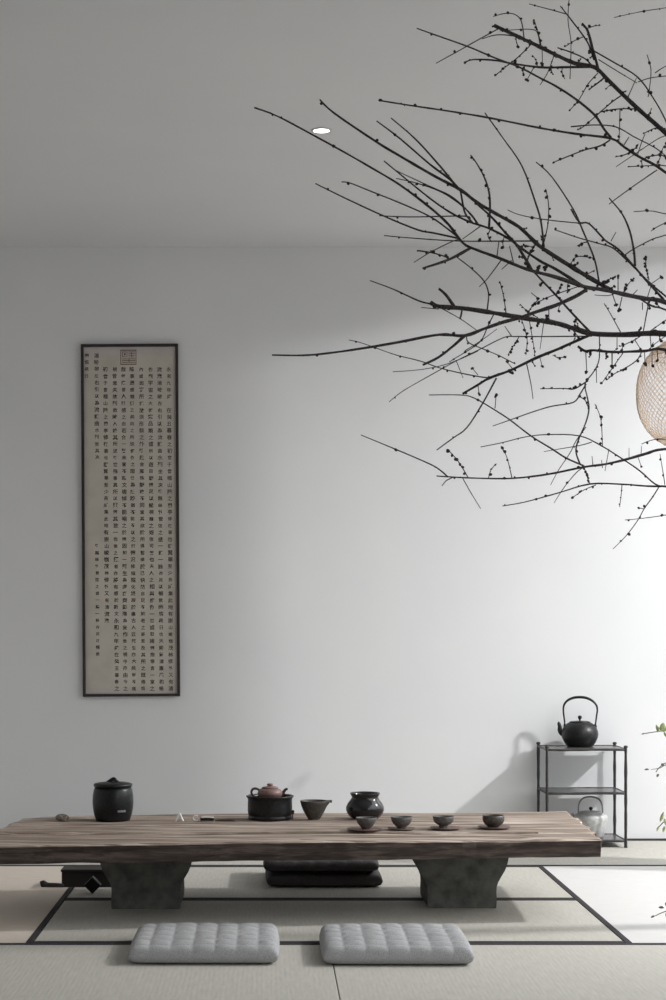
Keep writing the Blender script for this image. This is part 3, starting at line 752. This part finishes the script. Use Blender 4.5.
B(2.2, [(391,118),(415,138.6),(439,165),(455,184.4),(461,190.5)], 1.1)
B(1.9, [(315.5,183.6),(346,198.6),(385,216.6),(418,230),(433.4,233),(459,238.5)], 1.2)
B(1.7, [(341.6,182),(350,183),(370,191),(400,203),(430,216.6),(449,230),(459,238)], 1.1, 2)
B(1.5, [(379,215.7),(410,217),(464.7,216.2),(469,220)], 1.0)
B(1.6, [(396,170.6),(430,186.5),(449,195),(462.7,206),(474.4,219.5),(476,224)], .9, 1)
B(1.6, [(396,178.4),(418,183.5),(441,192),(457,202),(470.5,213.7),(478,224)], .9)
B(2, [(460.5,190),(463.7,207.8),(466.6,215.6),(474,224)], 1.8)
B(2.6, [(477,204),(492,217.6),(505.6,233),(516,244),(527,261.5),(532,270)], 1.8, 6)
B(1.6, [(384,235.6),(410,238),(457,241),(500,241.2),(538,241)], .9, 1)
B(1.3, [(507.6,210),(519,214.7),(538,218.6),(561,221.5),(583,223.5)], .8)
B(1.3, [(462.7,239),(480.3,226.4)][::-1], .8)
B(1.2, [(418,250.7),(431.5,252.7),(445,256.6),(449,259.5)], 1.5, 4)
B(1.2, [(414,262.4),(429.5,252.7),(451,242),(460,239)], .8)
B(1.7, [(456.8,257),(472.5,269.3),(484,281),(488.5,292.7),(488,304),(487,311)][::-1], 1.2, 1)
B(1.2, [(479.3,286.8),(488,278),(501.7,259.5)], .8)
B(1.1, [(498.8,242),(496.9,257)], .9)
B(1.1, [(509.5,246),(513.5,263)], .9)
B(1.1, [(501.7,269.3),(511.5,260.5)], .8)
B(2.0, [(370,280.5),(394,289.5),(418.6,300.8),(433.4,304.4)], 1.1)
B(1.2, [(421,307.5),(439,309)], .9)
B(1.2, [(441,308),(460.7,319),(476.4,330)][::-1], .9)
B(2.2, [(462,309),(461.3,314),(460,319)], 1.8)
B(1.5, [(494,314),(488,326),(482,339.5),(474.4,346.4),(464,353),(449,362)][::-1], .9, 3)
B(1.1, [(466.6,335.6),(468.6,342.5),(484,349.3),(499.8,356),(515.4,364)][::-1], .9, 3)
B(1.3, [(499.8,281),(503.7,296.6),(506,313)], .9, 3)
B(1.0, [(497,329),(482,340),(464.7,351)][::-1], .8)
B(1.5, [(389,402),(404,390.4),(435.6,372.4),(456,361),(478,350.3),(503.7,337.6),(515.4,336.6),(540,336.6),(592,336.2)], .9, 3)
B(1.1, [(393,371.7),(417.6,370),(440,366),(458,360),(478,351)], .8)
B(1.5, [(349,340),(360,342.5),(376,348),(396,355),(420,361),(440,368),(462.6,373.5),(485,377.5),(494,377)], .8, 3)
B(1.1, [(504.7,326),(511.5,336)][::-1], .8)
B(2.0, [(496.4,378),(483,402.8),(467,427.5),(453.6,437.7),(436.7,450)][::-1], 1.3, 1)
B(1.3, [(526.5,363),(531,384),(533,399)][::-1], .8)
B(1.9, [(429,395),(460,395),(474,398),(494,409.5),(510,420),(531,436),(552,449),(566,458),(584,466)], .9, 1)
B(.9, [(495,408.5),(496,396)][::-1], .8, 2)
B(1.7, [(599.4,336),(599.4,357),(596.5,367),(592,374),(585,384),(587,396),(589,408),(586,422),(578,441),(576,452),(580,464)][::-1], 1.1, 8)
B(1.5, [(540,388.8),(564,388.5),(574,389),(586,382)], .8, 6)
B(1.5, [(492.8,426),(510,420),(529.5,413),(550.6,406.5),(573,402.5),(580,394),(586,384)], .9, 1)
B(1.2, [(588.5,408),(585,400),(578,396)][::-1], .9, 2)
B(1.7, [(480.6,447),(502.5,442.6),(525,437),(547.6,434.6),(579,435.8),(600,445),(624,460),(640,471),(655,484),(666,487)], .9, 4)
B(1.1, [(543.8,451.6),(579,445.6),(592,442)], .7)
B(1.1, [(550.6,485),(558,471),(570,453),(576,441),(586,427)], .7)
B(1.1, [(554,503),(564,487.6),(576,473),(584,467)], .7)
B(1.6, [(361,435),(395,449),(429,463.6),(440,470),(448,477)], 1.0)
B(1.3, [(442,486),(446,481),(452.5,477.5)], 1.0)
B(1.1, [(448,450),(458,461),(468,477.5)], .9, 5)
B(1.0, [(480.6,508.6),(471,493),(462.6,478)], .7)
B(1.0, [(496.4,463.6),(491,470),(488.5,478)], .8, 2)
B(1.0, [(501,446),(507,457.6),(512,478)], .8, 3)
B(1.0, [(595,404),(601,420),(602.5,447)], .8, 4)
B(1.0, [(609,449),(607,460),(605,471)][::-1], .7)
B(.9, [(592,456),(593,466)], .7)
B(.9, [(601.5,460),(602.5,468)][::-1], .7)
B(1.0, [(584,467),(587,476),(590,484)], .8, 5)
B(1.0, [(572,498),(584,490),(596,485)], .8, 4)
B(1.0, [(619.6,507),(621,496),(622,485)], .8, 2)
B(1.4, [(613,549),(626,536),(638,520),(644,509),(652,498),(659,487)], .7, 3)
B(1.1, [(625,520),(640,518.6),(666,515),(700,508),(760,504)], .8, 2)
B(.9, [(638,507.6),(644,509)], .8, 2)
B(1.0, [(660,454),(663,472),(665,485)], .7, 1)
B(1.0, [(641.6,444),(654,439.6),(666,440),(700,447)], .8, 2)
B(.8, [(641.5,446),(641,455)], .7)
B(.8, [(629,448),(629,459)], .6)
B(.8, [(641,466),(638,457)], .6, 1)
# upper right twigs
B(1.9, [(560.4,6),(569,17),(582,34),(589,45),(594,60)], 1.2, 3)
B(1.0, [(570,79),(571,43),(568,20),(569.5,-6)][::-1], .9, 1)
B(1.3, [(529,4),(548,9),(566,14)], .9, 1)
B(1.1, [(600.4,25.4),(594,26),(587,28.5)], .8, 2)
B(1.6, [(594,51),(614,62.5),(637.5,77),(653,97.6),(665,119),(672,138)], 1.4, 2)
B(1.2, [(598.5,59.5),(622,74),(637,83)][::-1], .9)
B(1.1, [(638,82),(650,78),(666,76),(690,74)][::-1], .9)
B(1.1, [(636.5,78),(632,88),(628,97)], .9)
B(1.1, [(647,54.7),(651,70),(649,92),(648,97)], .9, 1)
B(1.1, [(655,73),(666,66),(690,55)], .9)
B(1.3, [(614,17.6),(639.5,12),(665,8),(720,0),(790,120),(830,300)], .9)
B(1.3, [(569,111),(579,99.6),(588,84),(598,73)], .9, 4)
B(1.8, [(588.7,89.8),(600.4,81),(606,76)], 1.6, 4)
B(1.5, [(577,130),(583,127),(600.4,112),(612,102),(622,95)], 1.0, 4)
B(1.6, [(600,112),(618,109),(636,109)], 1.3, 8)
B(1.2, [(619,141),(619.5,127),(620,109)], .9, 2)
B(1.4, [(436,63.4),(458.8,50.8),(474.4,42),(496,30),(500,28)], .9, 1)
B(1.6, [(482,39),(496,35),(513.5,36),(524,40)], .9)
B(1.4, [(493,16.6),(503.7,13.7),(513.5,14),(521,20.5),(524,38)], .9, 2)
B(1.1, [(500,31),(511.5,30),(529,29.3),(537,32),(540,45)], .8, 2)
B(1.3, [(496,75),(505.6,67),(516.4,58.6),(527,48.8),(532,43)], 1.0, 7)
B(1.1, [(527,80),(534,67)], .8, 1)
B(1.1, [(540,85),(547,74),(551.6,62.5),(554,55)], .8, 2)
B(1.8, [(557.5,47.8),(570,52),(584.8,58.6),(592,66)], 1.4, 2)
B(1.1, [(565,46.8),(574,41),(583,37)], .9, 3)
B(1.0, [(542,48),(542.5,64)][::-1], .8, 2)
B(1.0, [(534,20),(538,32),(541,45)], .8, 5)
B(1.6, [(554.5,162),(569,156),(584.8,150),(600,146),(610,140)], 1.0, 5)
B(1.3, [(571,126.8),(594.6,125),(616,127),(633.6,136.6),(657,149),(672,162)], .9, 1)
B(1.1, [(616,166.8),(633.6,155),(657,139.5),(668,135)], .8)
B(1.1, [(615,157),(624,155),(634,151)], .9, 2)
B(1.1, [(627.7,166.8),(645,165.9),(666,166),(672,174)], .9, 3)
B(1.2, [(609,204),(633.6,186),(657,170)], .9)
B(1.2, [(643.4,133.7),(653,129),(661,127)], 1.0, 3)
B(1.0, [(624,145),(629,137)][::-1], .8)
B(1.0, [(645,134),(641,144),(637.5,155)], .8)
B(1.1, [(647,157),(661,155),(668,160)], 1.0, 5)
B(1.0, [(656,166),(660,158),(663,148),(668,142)], .8, 3)
B(1.4, [(633.6,211.7),(651,211),(666,214),(720,225),(770,330)], .9, 1)
B(1.2, [(651,231),(666,222.5),(720,200),(780,330)], .9)
B(1.7, [(624,255.6),(633.6,249),(653,239),(666,235),(730,215),(800,350)], 1.1)
B(1.2, [(545.8,189),(548.7,206),(547.7,225.4),(544,242)], .9, 4)
B(1.2, [(492,242),(488,236),(491,228)], .9, 2)
B(1.1, [(616,232),(611,241)], .8)
B(1.1, [(577,246),(583,243),(588,242)], .8, 2)
# twigs around the middle limbs
B(1.0, [(540,349.3),(543.8,322)], .7)
B(1.0, [(549,320),(548.7,307.5)], .9, 1)
B(1.1, [(536,303.4),(549.7,296.6),(577,287)], .9, 4)
B(.9, [(594.6,295),(608,295.6),(616,293)], .7)
B(1.0, [(618,277),(618,293)], .9, 1)
B(1.1, [(619,310.3),(622,297)], .9, 5)
B(1.1, [(616,304.4),(612,293)], .9, 2)
B(1.2, [(602.4,283),(610,279),(616,276)], .9, 5)
B(1.0, [(637.5,289.8),(631.6,296)], .8)
B(1.0, [(633.6,278),(626,287),(623,294)], .8, 5)
B(1.2, [(646,257.6),(646,267.3),(649,280)], 1.0, 6)
B(1.0, [(661,277),(651,284)], .8, 2)
B(1.0, [(651,286),(647,299)], .8)
B(1.1, [(571,263.4),(577,256.6),(590.7,257.6),(594,259)], .9, 5)
B(1.0, [(552.6,355),(558,357.5),(566,357)], .8, 3)
B(1.2, [(604,303.4),(610,313),(621,333)], .9, 2)
B(1.1, [(617,349),(617,336)], 1.0, 2)
B(1.3, [(620,346.4),(633.6,340.5),(643,334)], 1.0, 3)
B(1.0, [(634.6,339.5),(641,350)], .8)
B(1.1, [(651,346.4),(650,335)], .9)
B(1.0, [(652,346),(660,340),(667,335)], .8)
B(1.4, [(643.4,330.8),(648,306.4),(651,299)][::-1], 1.1)
B(1.0, [(642.4,302.5),(642.6,310)][::-1], .8)
B(1.2, [(648,332.5),(656,327),(666,320),(690,305),(760,350)], 1.0, 3)
B(2.6, [(640,299),(653,306.4),(666,310),(720,335)], 1.5)
B(1.2, [(586.8,372),(585.8,352)], .9, 4)
B(1.6, [(612,367),(612,353)], 1.3, 7)
B(1.2, [(602,383),(609,373),(616,363),(623,353)], .9, 4)
B(1.3, [(607,380),(614,374),(624,369),(637,360),(642,351)], .9, 7)
B(1.0, [(596.6,383),(596.3,368)], .7)
B(1.1, [(652,366),(652,351.5)], .9, 2)
B(1.1, [(645,364),(644.5,351)], .9, 4)
B(1.1, [(658,360),(657,350)], .9, 2)
B(1.1, [(520,304),(527,311),(538,318)], .8, 3)
B(1.2, [(539,298.6),(531,308),(527,316)], .9, 3)
B(1.0, [(531,292.7),(539,299)], .8)
B(1.1, [(521,318),(527,337.6),(526,355)][::-1], .8, 5)
B(1.1, [(529,318),(533,341.5),(535,356)][::-1], .8, 5)
B(1.1, [(508.6,354),(514,345),(519,337.2)], .8, 6)
B(1.0, [(542,366),(540,358)], .8, 2)
B(1.0, [(463,378),(456,360)][::1], .8)
B(1.0, [(478,375),(472,368)], .8, 2)
B(1.0, [(479,394),(478,385)], .8, 1)
B(1.0, [(507,362),(512,368)], .8, 3)

rs = random.Random(21)
def on_path(pts, f):
    L = [math.hypot(b[0]-a[0], b[1]-a[1]) for a, b in zip(pts, pts[1:])]; t = f*sum(L)
    for l, a, b in zip(L, pts, pts[1:]):
        if t <= l: return (a[0]+(b[0]-a[0])*t/l, a[1]+(b[1]-a[1])*t/l, math.atan2(b[1]-a[1], b[0]-a[0]))
        t -= l
    return (*pts[-1], 0)
SPURS = []
for w, pts, w2, b in list(ROWS):
    if w < 2.6 or w in (4.5, 3.6) and w2 < 1.6: continue
    vis = [p for p in pts if p[0] <= 668]
    Lv = sum(math.hypot(c[0]-a[0], c[1]-a[1]) for a, c in zip(vis, vis[1:]))
    for k in range(int(Lv/15)):
        x, y, a = on_path(vis, (k+rs.random())/max(1, int(Lv/15)))
        if x < 500 or rs.random() < .25 or (w == 6 and x < 600): continue
        a += rs.choice((-1, 1))*rs.uniform(.7, 1.5)+math.pi*(rs.random() < .3); l = rs.uniform(4, 13)
        SPURS.append((1.0, [(x+l*math.cos(a), y+l*math.sin(a)), (x+l*.5*math.cos(a+.2), y+l*.5*math.sin(a+.2)), (x, y)], .8, rs.choice((1, 2, 2, 3))))
ROWS += SPURS
vx = at(852, 600, 4.35)
plum = empty('plum_branches', (vx.x, vx.y, 0)); pv0 = Vector((vx.x, vx.y, 0))
tag(plum, 'dark bare plum branches with small buds spreading in from the right edge', 'branches')
BASE = {0:(4.35,.35), 1:(4.35,-.30), 2:(4.42,.10), 3:(4.30,-.38), 4:(4.40,.22), 5:(4.36,-.15), 6:(4.34,.28)}
laid = []           # 3-D polylines with their photo points: (px, py, depth)
nbud = []
limb_objs = []
for i, (w, pts, w2, nb) in enumerate(ROWS):
    n = len(pts)
    L = [0]
    for a, b in zip(pts, pts[1:]): L.append(L[-1]+math.hypot(b[0]-a[0], b[1]-a[1]))
    if i < 7:
        d0, sl = BASE[i]
        dep = [d0+sl*math.sin(min(1,(L[-1]-l)/600)*1.6)+.03*math.sin((L[-1]-l)/45+i) for l in L]
        root_last = True
    else:
        def near(q):
            best = (1e9, 4.35)
            for P in laid:
                for (ax, ay, ad), (bx_, by_, bd) in zip(P, P[1:]):
                    vx_, vy_ = bx_-ax, by_-ay; t_ = max(0, min(1, ((q[0]-ax)*vx_+(q[1]-ay)*vy_)/(vx_*vx_+vy_*vy_+1e-9)))
                    dd = math.hypot(q[0]-ax-t_*vx_, q[1]-ay-t_*vy_)
                    if dd < best[0]: best = (dd, ad+(bd-ad)*t_)
            return best
        A, Z = near(pts[0]), near(pts[-1])
        root_last = Z[0] <= A[0]+.5
        if pts[-1][0] > 690: root_last = True
        dr = (Z if root_last else A)[1]
        s = rnd.uniform(-.0011, .0011)
        dep = [dr+s*((L[-1]-l) if root_last else l) for l in L]
    laid.append([(p[0], p[1], d) for p, d in zip(pts, dep)])
    P3 = [at(p[0], p[1], d)-pv0 for p, d in zip(pts, dep)]
    ww = []
    for l in L:
        t_ = l/L[-1]
        if not root_last: t_ = 1-t_
        ww.append(w2+(w-w2)*t_**({1:1.75, 3:1.4}.get(i, 1.15) if i < 7 else .85))
    ww = [q*.5*4.35/F*1.0 for q in ww]
    if not root_last:
        pass
    bm = bmesh.new()
    tube(bm, P3, ww, 8 if w > 2 else 5, 4, knob=.28 if w > 2.4 else .15, seed=i)
    if i in (0,1,2,3,4): # rough stubs and nodes on the old wood
        Ps, Rs = catmull(P3, ww, 4)
        for k in range(3, len(Ps)-6, 3):
            if rnd.random() < .6:
                ball(bm, Ps[k]+Vector((rnd.uniform(-1,1), rnd.uniform(-1,1), rnd.uniform(-1,1)))*Rs[k]*.5, Rs[k]*rnd.uniform(.75,1.1), 1.2, 1, 1, 8)
    name = 'limb' if w >= 3 else ('branch' if w >= 1.6 else 'twig')
    limb_objs.append((name, L[-1], bm))
    # buds
    Ps, Rs = catmull(P3, ww, 6)
    tip = Ps[0] if root_last else Ps[-1]
    m_ = int(nb*1.5+.8) if nb else int(L[-1]/45)
    for k in range(m_):
        f = (k+.5)/m_*.9+rnd.uniform(-.05,.05); f = max(0, min(1, f))
        if i < 7: f *= .55
        idx = int(f*(len(Ps)-1)); idx = idx if root_last else len(Ps)-1-idx
        c = Ps[idx]; r_ = rnd.uniform(1.0, 2.3)*.5*4.35/F*1.8
        off = Vector((rnd.uniform(-1,1), rnd.uniform(-.6,.6), rnd.uniform(-1,1))).normalized()*(Rs[idx]+r_*.7)
        nbud.append((r_, c, off))
# twigs: the hundred longest are parts, the leftovers one stuff part
tw = sorted([q for q in limb_objs if q[0] == 'twig'], key=lambda q: -q[1])
for q in limb_objs:
    if q[0] != 'twig' or q in tw[:98]: from_bm(q[0], q[2], M_bark, plum, True)
rest = tw[98:]
if rest:
    bm = bmesh.new()
    for q in rest:
        me = bpy.data.meshes.new('t'); q[2].to_mesh(me); bm.from_mesh(me); bpy.data.meshes.remove(me); q[2].free()
    o = from_bm('short_twigs', bm, M_bark, plum, True); o['kind'] = 'stuff'
nbud.sort(key=lambda q: -q[0])
def bud_bm(bm, q):
    r_, c, off = q; rot = off.to_track_quat('Z', 'Y')
    M = Matrix.Translation(c+off*.6) @ rot.to_matrix().to_4x4() @ Matrix.Diagonal((r_*.85, r_*.85, r_*1.1, 1))
    bmesh.ops.create_icosphere(bm, subdivisions=1, radius=1, matrix=M)
for q in nbud[:98]:
    bm = bmesh.new(); bud_bm(bm, q); from_bm('bud', bm, M_bud, plum, True)
bm = bmesh.new()
for q in nbud[98:]: bud_bm(bm, q)
o = from_bm('small_buds', bm, M_bud, plum, True); o['kind'] = 'stuff'
# stems down into the vase
bm = bmesh.new()
for k, (x, z) in enumerate([(842,540),(846,540),(850,545),(848,545),(850,550),(852,560),(850,570)]):
    d0 = BASE[k][0]; p = at(x, z, d0)-pv0
    tube(bm, [p, (0.01*(k-3)*.6+.15, .01*math.sin(k*2)+.08, 1.0), (.28+.012*math.cos(k*1.1), .15+.012*math.sin(k*1.1), .78), (.28+.014*math.cos(k*1.1), .15+.014*math.sin(k*1.1), .45)], [.008,.010,.010,.009], 8, 4, knob=.2, seed=k)
from_bm('stem', bm, M_bark, plum, True)
vs = empty('tall_vase', (vx.x, vx.y, 0)); vs.location = (vx.x+.28, vx.y+.15, 0); tag(vs, 'tall dark clay floor vase holding the plum branches beyond the right edge', 'vase')
bm = bmesh.new(); lathe(bm, [(.085,.001),(.10,.004),(.13,.10),(.155,.28),(.160,.42),(.14,.58),(.10,.72),(.075,.80),(.08,.86),(.09,.875),(.08,.87),(.065,.80),(.09,.70),(.12,.56),(.13,.42),(.10,.2),(0,.12)], 48, caps=(True,False)); from_bm('body', bm, M_pot, vs, True)

# ------------------------------------------------------------------ leafy plant peeking in at the right edge
PD = 4.4
p0 = Vector((1.20, PD-.16, 0))
pl = empty('potted_shrub', p0); tag(pl, 'potted shrub with small pale green leaves just peeking in at the right edge', 'plant')
bm = bmesh.new(); lathe(bm, [(.07,.001),(.08,.003),(.095,.10),(.10,.15),(.105,.155),(.098,.158),(.090,.145),(0,.14)], 40, caps=(True,False)); from_bm('pot', bm, M_pot, pl, True)
def leaf(bm, c, dirv, ln_, wd_, roll=0):
    d = Vector(dirv).normalized(); s = d.cross(Vector((math.sin(roll), 1.0, math.cos(roll)*.6))).normalized(); u = s.cross(d)
    ts = [0,.2,.45,.7,.9,1]; wv = [.08,.7,1,.75,.3,.02]; rows = []
    for t_, w_ in zip(ts, wv):
        q = Vector(c)+d*ln_*t_-u*ln_*.12*t_*t_
        rows.append([bm.verts.new(q-s*wd_*w_*.5+u*wd_*.12*w_), bm.verts.new(q), bm.verts.new(q+s*wd_*w_*.5+u*wd_*.12*w_)])
    for a, b in zip(rows, rows[1:]):
        bm.faces.new((a[0],a[1],b[1],b[0])); bm.faces.new((a[1],a[2],b[2],b[1]))
def twig_to(pxs, w=.0012):
    pts = [Vector((0,0,.13)), Vector((rnd.uniform(-.01,.02), .01, .2))]+[at(x, y, PD)-p0 for x, y in pxs]
    bm = bmesh.new(); tube(bm, pts, [.003,.0028]+[max(w, .0022-.0003*k) for k in range(len(pxs))], 6, 4); from_bm('stem', bm, M_stem, pl, True)
twig_to([(742,840),(725,760),(700,738),(672,731),(658,731.5),(645,733.5)])
twig_to([(740,860),(715,800),(690,770),(668,763),(660,767),(656,772)])
twig_to([(740,862),(715,802),(690,772),(668,765),(660,768),(651,769.5)], .0006)
twig_to([(738,880),(712,845),(690,822),(670,818),(658,828)])
twig_to([(735,930),(705,912),(680,908),(664,912),(655,916)])
twig_to([(765,800),(770,740),(760,690)])
LV = [((658.5,732),(-.3,0,1),8,3.6),((661,732),(.1,0,1),9,4),((665,731),(-.3,0,1),9,5),((664,732),(.5,0,-1),6,3),((670,732),(.6,0,.8),11,7),((660,731),(.9,0,.2),9,5),
      ((690,742),(.3,0,1),14,8),((700,745),(-.3,0,-1),12,7),
      ((660,822),(.35,0,1),11,3.4),((659,826),(-.45,0,-1),6,2.6),((664,818),(.3,0,-1),9,3),((667,820),(.5,.1,1),11,4),((672,818),(0,0,-1),11,4),((665,826),(-.3,.2,-1),7,3),
      ((690,825),(.2,0,1),14,7),((675,770),(.2,0,1),12,6),((700,785),(-.1,0,1),14,7)]
bm = bmesh.new()
for c, dv, a, b in LV: leaf(bm, at(c[0], c[1], PD+rnd.uniform(-.02,.02))-p0, dv, a*PD/F, b*PD/F, rnd.uniform(-.6,.6))
for k in range(46):
    t_ = rnd.random(); c = at(rnd.uniform(712,800), rnd.uniform(690,900), PD+rnd.uniform(-.1,.12))-p0
    leaf(bm, c, (rnd.uniform(-1,1), rnd.uniform(-1,1), rnd.uniform(-.3,1)), 20*PD/F, 8*PD/F, rnd.uniform(-1,1))
o = from_bm('foliage', bm, M_leaf, pl); o['kind'] = 'stuff'
bm = bmesh.new()
for c, dv, a, b in [((649,769.5),(-1,0,.05),5,2.5),((661,763.5),(.6,0,-.5),4,3),((659,774),(-.6,0,-.7),4,3.2),((645,733.5),(-1,0,-.15),4,2),((655,916),(-1,0,-.3),5,3),((664,908),(-1,0,.2),6,3.5),((668,912),(-.3,0,-1),6,4),((666,906),(.2,0,1),5,3)]:
    leaf(bm, at(c[0], c[1], PD)-p0, dv, a*PD/F, b*PD/F)
from_bm('dry_leaves', bm, M_leaf_dry, pl)
